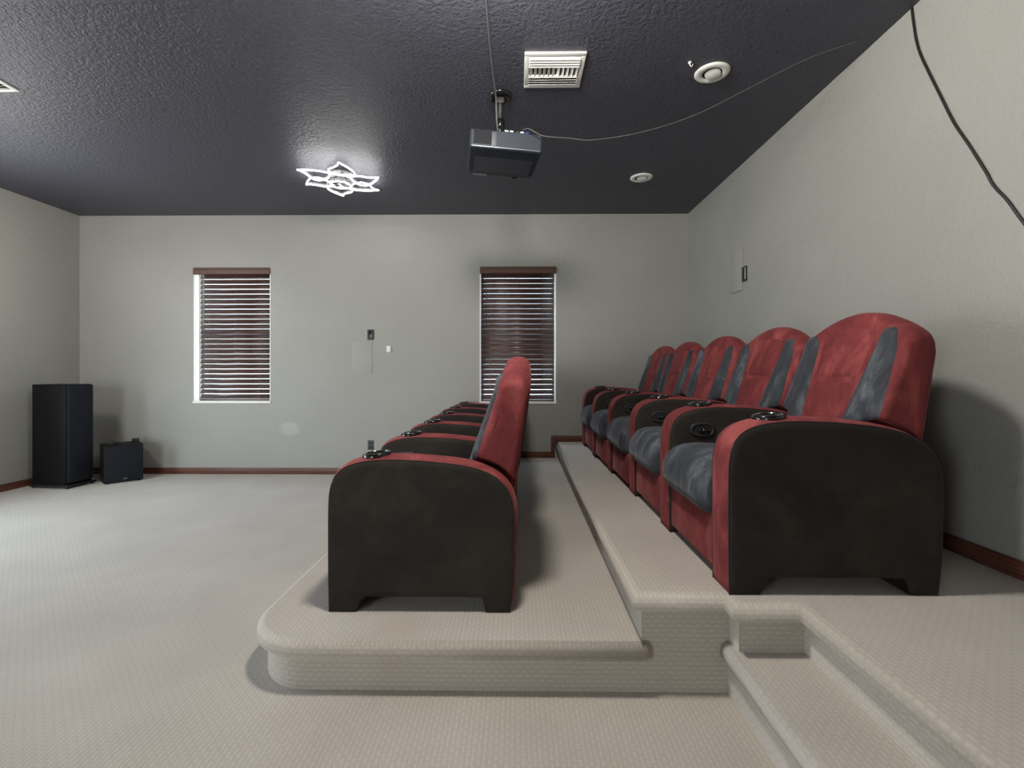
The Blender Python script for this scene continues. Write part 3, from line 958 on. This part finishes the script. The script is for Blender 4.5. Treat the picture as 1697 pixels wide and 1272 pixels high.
for deg in (45, 135, 225, 315):
    mb.box(0, .14, -.009, .009, -.2875, -.2825, M=Matrix.Rotation(math.radians(deg), 4, 'Z'))
mb.build('spider_plate', M_BLKMAT, mount)

PW, PD, PH = .405, .425, .108
proj = empty('projector', (-.087, 2.93, 2.335), 'slate-grey projector hanging below the ceiling mount', 'projector')
proj.rotation_euler = (math.radians(0), math.radians(2.2), math.radians(7.5))
# body outline seen from the side (y, z): underside slopes up a little at the far end
mb = MB()
pr = [(-PD/2 + .012, PH), (-PD/2, PH - .010), (-PD/2, .006), (-PD/2 + .008, 0), (PD/2 - .10, 0), (PD/2 - .012, .018), (PD/2, .03), (PD/2, PH - .012), (PD/2 - .012, PH)]
xs = [-PW/2, -PW/2 + .008, PW/2 - .008, PW/2]
cenp = Vector((0, PH / 2))
rows = []
for x, sc_ in zip(xs, (.955, 1, 1, .955)):
    rows.append([(x, y * (1 - (1 - sc_) * .3), cenp.y + (z - cenp.y) * sc_) for y, z in pr])
mb.grid(rows, closed_u=True, smooth=False)
mb.ngon(rows[0]); mb.ngon(rows[-1], flip=True)
mb.build('case', M_PROJ, proj)
mb = MB()                                         # vent grille on the side towards the camera
for k in range(17):
    z = .022 + k * .0045
    mb.box(-.185, -.085, -PD/2 - .002, -PD/2 + .002, z, z + .0022)
mb.build('vent_grille', M_DUCT, proj)
mb = MB(); mb.box(-.081, -.055, -PD/2 - .001, -PD/2 + .001, .014, PH - .014, r=.0005); kp = mb.build('keypad', M_PROJ2, proj)
mb = MB()
for i in range(2):
    for j in range(6): mb.box(-.077 + i * .010, -.072 + i * .010, -PD/2 - .0022, -PD/2, .02 + j * .012, .027 + j * .012)
mb.build('button', M_GREYPLATE, kp)
mb = MB(); mb.box(-.195, .195, -PD/2 - .0015, -PD/2 + .003, .0055, .0105, r=.001); mb.build('trim_line', M_BADGE, proj)
mb = MB(); mb.box(-.170, -.085, PD/2 - .055, PD/2 - .035, .004, .012, M=Matrix.Translation((0, 0, -.0015)) ); mb.build('badge', M_BADGE, proj)
mb = MB(); mb.box(-.17, .175, -.10, PD/2 - .105, -.0012, .001); mb.build('access_cover', M_PROJ2, proj)
mb = MB(); mb.lathe([(.045, 0), (.045, .014), (.036, .018), (.034, .006), (0, .010)], 0, 0, 0, 32, 0, Matrix.Translation((.10, PD/2 - .001, .06)) @ Matrix.Rotation(-PI / 2, 4, 'X')); mb.build('lens', M_BLK, proj)
for k, (x, mt) in enumerate(((.0, M_PORTW), (.03, M_PORTW), (.065, M_BLKMAT), (.09, M_PORTW), (.118, M_PORT))):
    mb = MB(); mb.box(x - .011, x + .011, -PD/2 + .012, -PD/2 + .035, PH - .001, PH + .009, r=.002); mb.build('socket', mt, proj)
# cables
def cable(name, pts, r, mat, label, cat='cable', n=8):
    mb = MB(); mb.tube(catmull(pts, n), r, 8)
    return tag(mb.build(name, mat), label, cat)
cable('cable', [(.035, 2.725, 2.447), (.07, 2.70, 2.442), (.15, 2.70, 2.402), (.30, 2.70, 2.388), (.43, 2.70, 2.378), (.70, 2.69, 2.416), (.98, 2.66, 2.493), (1.24, 2.60, 2.60), (1.50, 2.50, 2.695), (1.72, 2.42, 2.735)], .0024, M_CORD_G,
      'pale thin cable sagging from the projector towards the right wall')
cable('ceiling_cable', [(-.137, 1.80, 2.735), (-.135, 2.20, 2.728), (-.130, 2.50, 2.70), (-.118, 2.74, 2.655), (-.116, 2.78, 2.585), (-.113, 2.80, 2.52), (-.105, 2.83, 2.475), (-.098, 2.87, 2.452)], .0045, M_CORD_G,
      'grey cord running along the ceiling down to the projector')
xw = XR - .006
cable('wall_cable', [(xw, 2.212, 2.738), (xw, 2.200, 2.65), (xw, 2.183, 2.557), (xw, 2.155, 2.47), (xw, 2.077, 2.285), (xw, 2.003, 2.113), (xw, 1.935, 1.986), (xw, 1.866, 1.851), (xw, 1.836, 1.786), (xw, 1.783, 1.709), (xw, 1.728, 1.613), (xw, 1.62, 1.44), (xw, 1.50, 1.30)], .0052, M_CORD_B,
      'black cable hanging slantwise down the right wall')

# ------------------------------------------------------------------ light
world = bpy.data.worlds.new('sky'); sc.world = world; world.use_nodes = True
nt = world.node_tree; nt.nodes.clear()
o = nt.nodes.new('ShaderNodeOutputWorld'); bg = nt.nodes.new('ShaderNodeBackground')
tc = nt.nodes.new('ShaderNodeTexCoord'); sp_ = nt.nodes.new('ShaderNodeSeparateXYZ')
nt.links.new(tc.outputs['Generated'], sp_.inputs[0])
mr = nt.nodes.new('ShaderNodeMapRange'); mr.inputs['From Min'].default_value = -.25; mr.inputs['From Max'].default_value = .35
nt.links.new(sp_.outputs['Z'], mr.inputs['Value'])
c = ramp(nt, mr.outputs['Result'], [(0.0, (.62, .66, .70, 1)), (.42, (.80, .85, .90, 1)), (.5, (.85, .93, 1.0, 1)), (1.0, (.62, .80, 1.0, 1))])
nt.links.new(c, bg.inputs['Color']); bg.inputs['Strength'].default_value = 9.0
nt.links.new(bg.outputs[0], o.inputs['Surface'])

def lamp_light(name, loc, power, r, col):
    l = bpy.data.lights.new(name, 'POINT'); l.shadow_soft_size = r; l.energy = power; l.color = col
    ob = bpy.data.objects.new(name, l); COL.objects.link(ob); ob.location = loc
    return ob
# point lights without fittings: inferred ceiling lamp overhead, then an added fill at left
lamp_light('unseen_point_light', (-.14, 1.5, 2.56), 140, .12, (1.0, .95, .88))
lamp_light('unseen_point_light', (-3.82, 3.4, 2.0), 38, .12, (1.0, .97, .93))
def area(name, loc, rot, sx, sy, power, col):
    l = bpy.data.lights.new(name, 'AREA'); l.shape = 'RECTANGLE'; l.size = sx; l.size_y = sy; l.energy = power; l.color = col
    ob = bpy.data.objects.new(name, l); COL.objects.link(ob); ob.location = loc; ob.rotation_euler = rot
    return ob
# added fill lights outside the two made-up openings, at left and behind the camera
area('side_fill_light', (XL - T - .06, 2.3, 1.08), (0, -PI / 2, 0), 2.0, 1.5, 36, (.97, .985, 1.0))
area('rear_fill_light', (-3.2, YN - T - .06, 1.1), (PI / 2, 0, 0), 1.3, 2.1, 55, (1.0, .93, .84))

# ------------------------------------------------------------------ camera
cam = bpy.data.cameras.new('camera'); co = bpy.data.objects.new('camera', cam); COL.objects.link(co)
cam.sensor_fit = 'HORIZONTAL'; cam.sensor_width = 36.0; cam.lens = 36.0 * 800.0 / 1697.0
co.location = (0, 0, 1.087)
co.rotation_euler = (PI / 2, 0, math.atan(9 / 800.0))
cam.shift_x = (848.5 - 847.0) / 1697.0
cam.shift_y = -(636.0 - 615.0) / 1697.0
cam.clip_start = .02
sc.camera = co
sc.view_settings.view_transform = 'Standard'; sc.view_settings.look = 'None'
sc.view_settings.exposure = 0.0; sc.view_settings.gamma = 1.0
sc.view_settings.use_curve_mapping = False
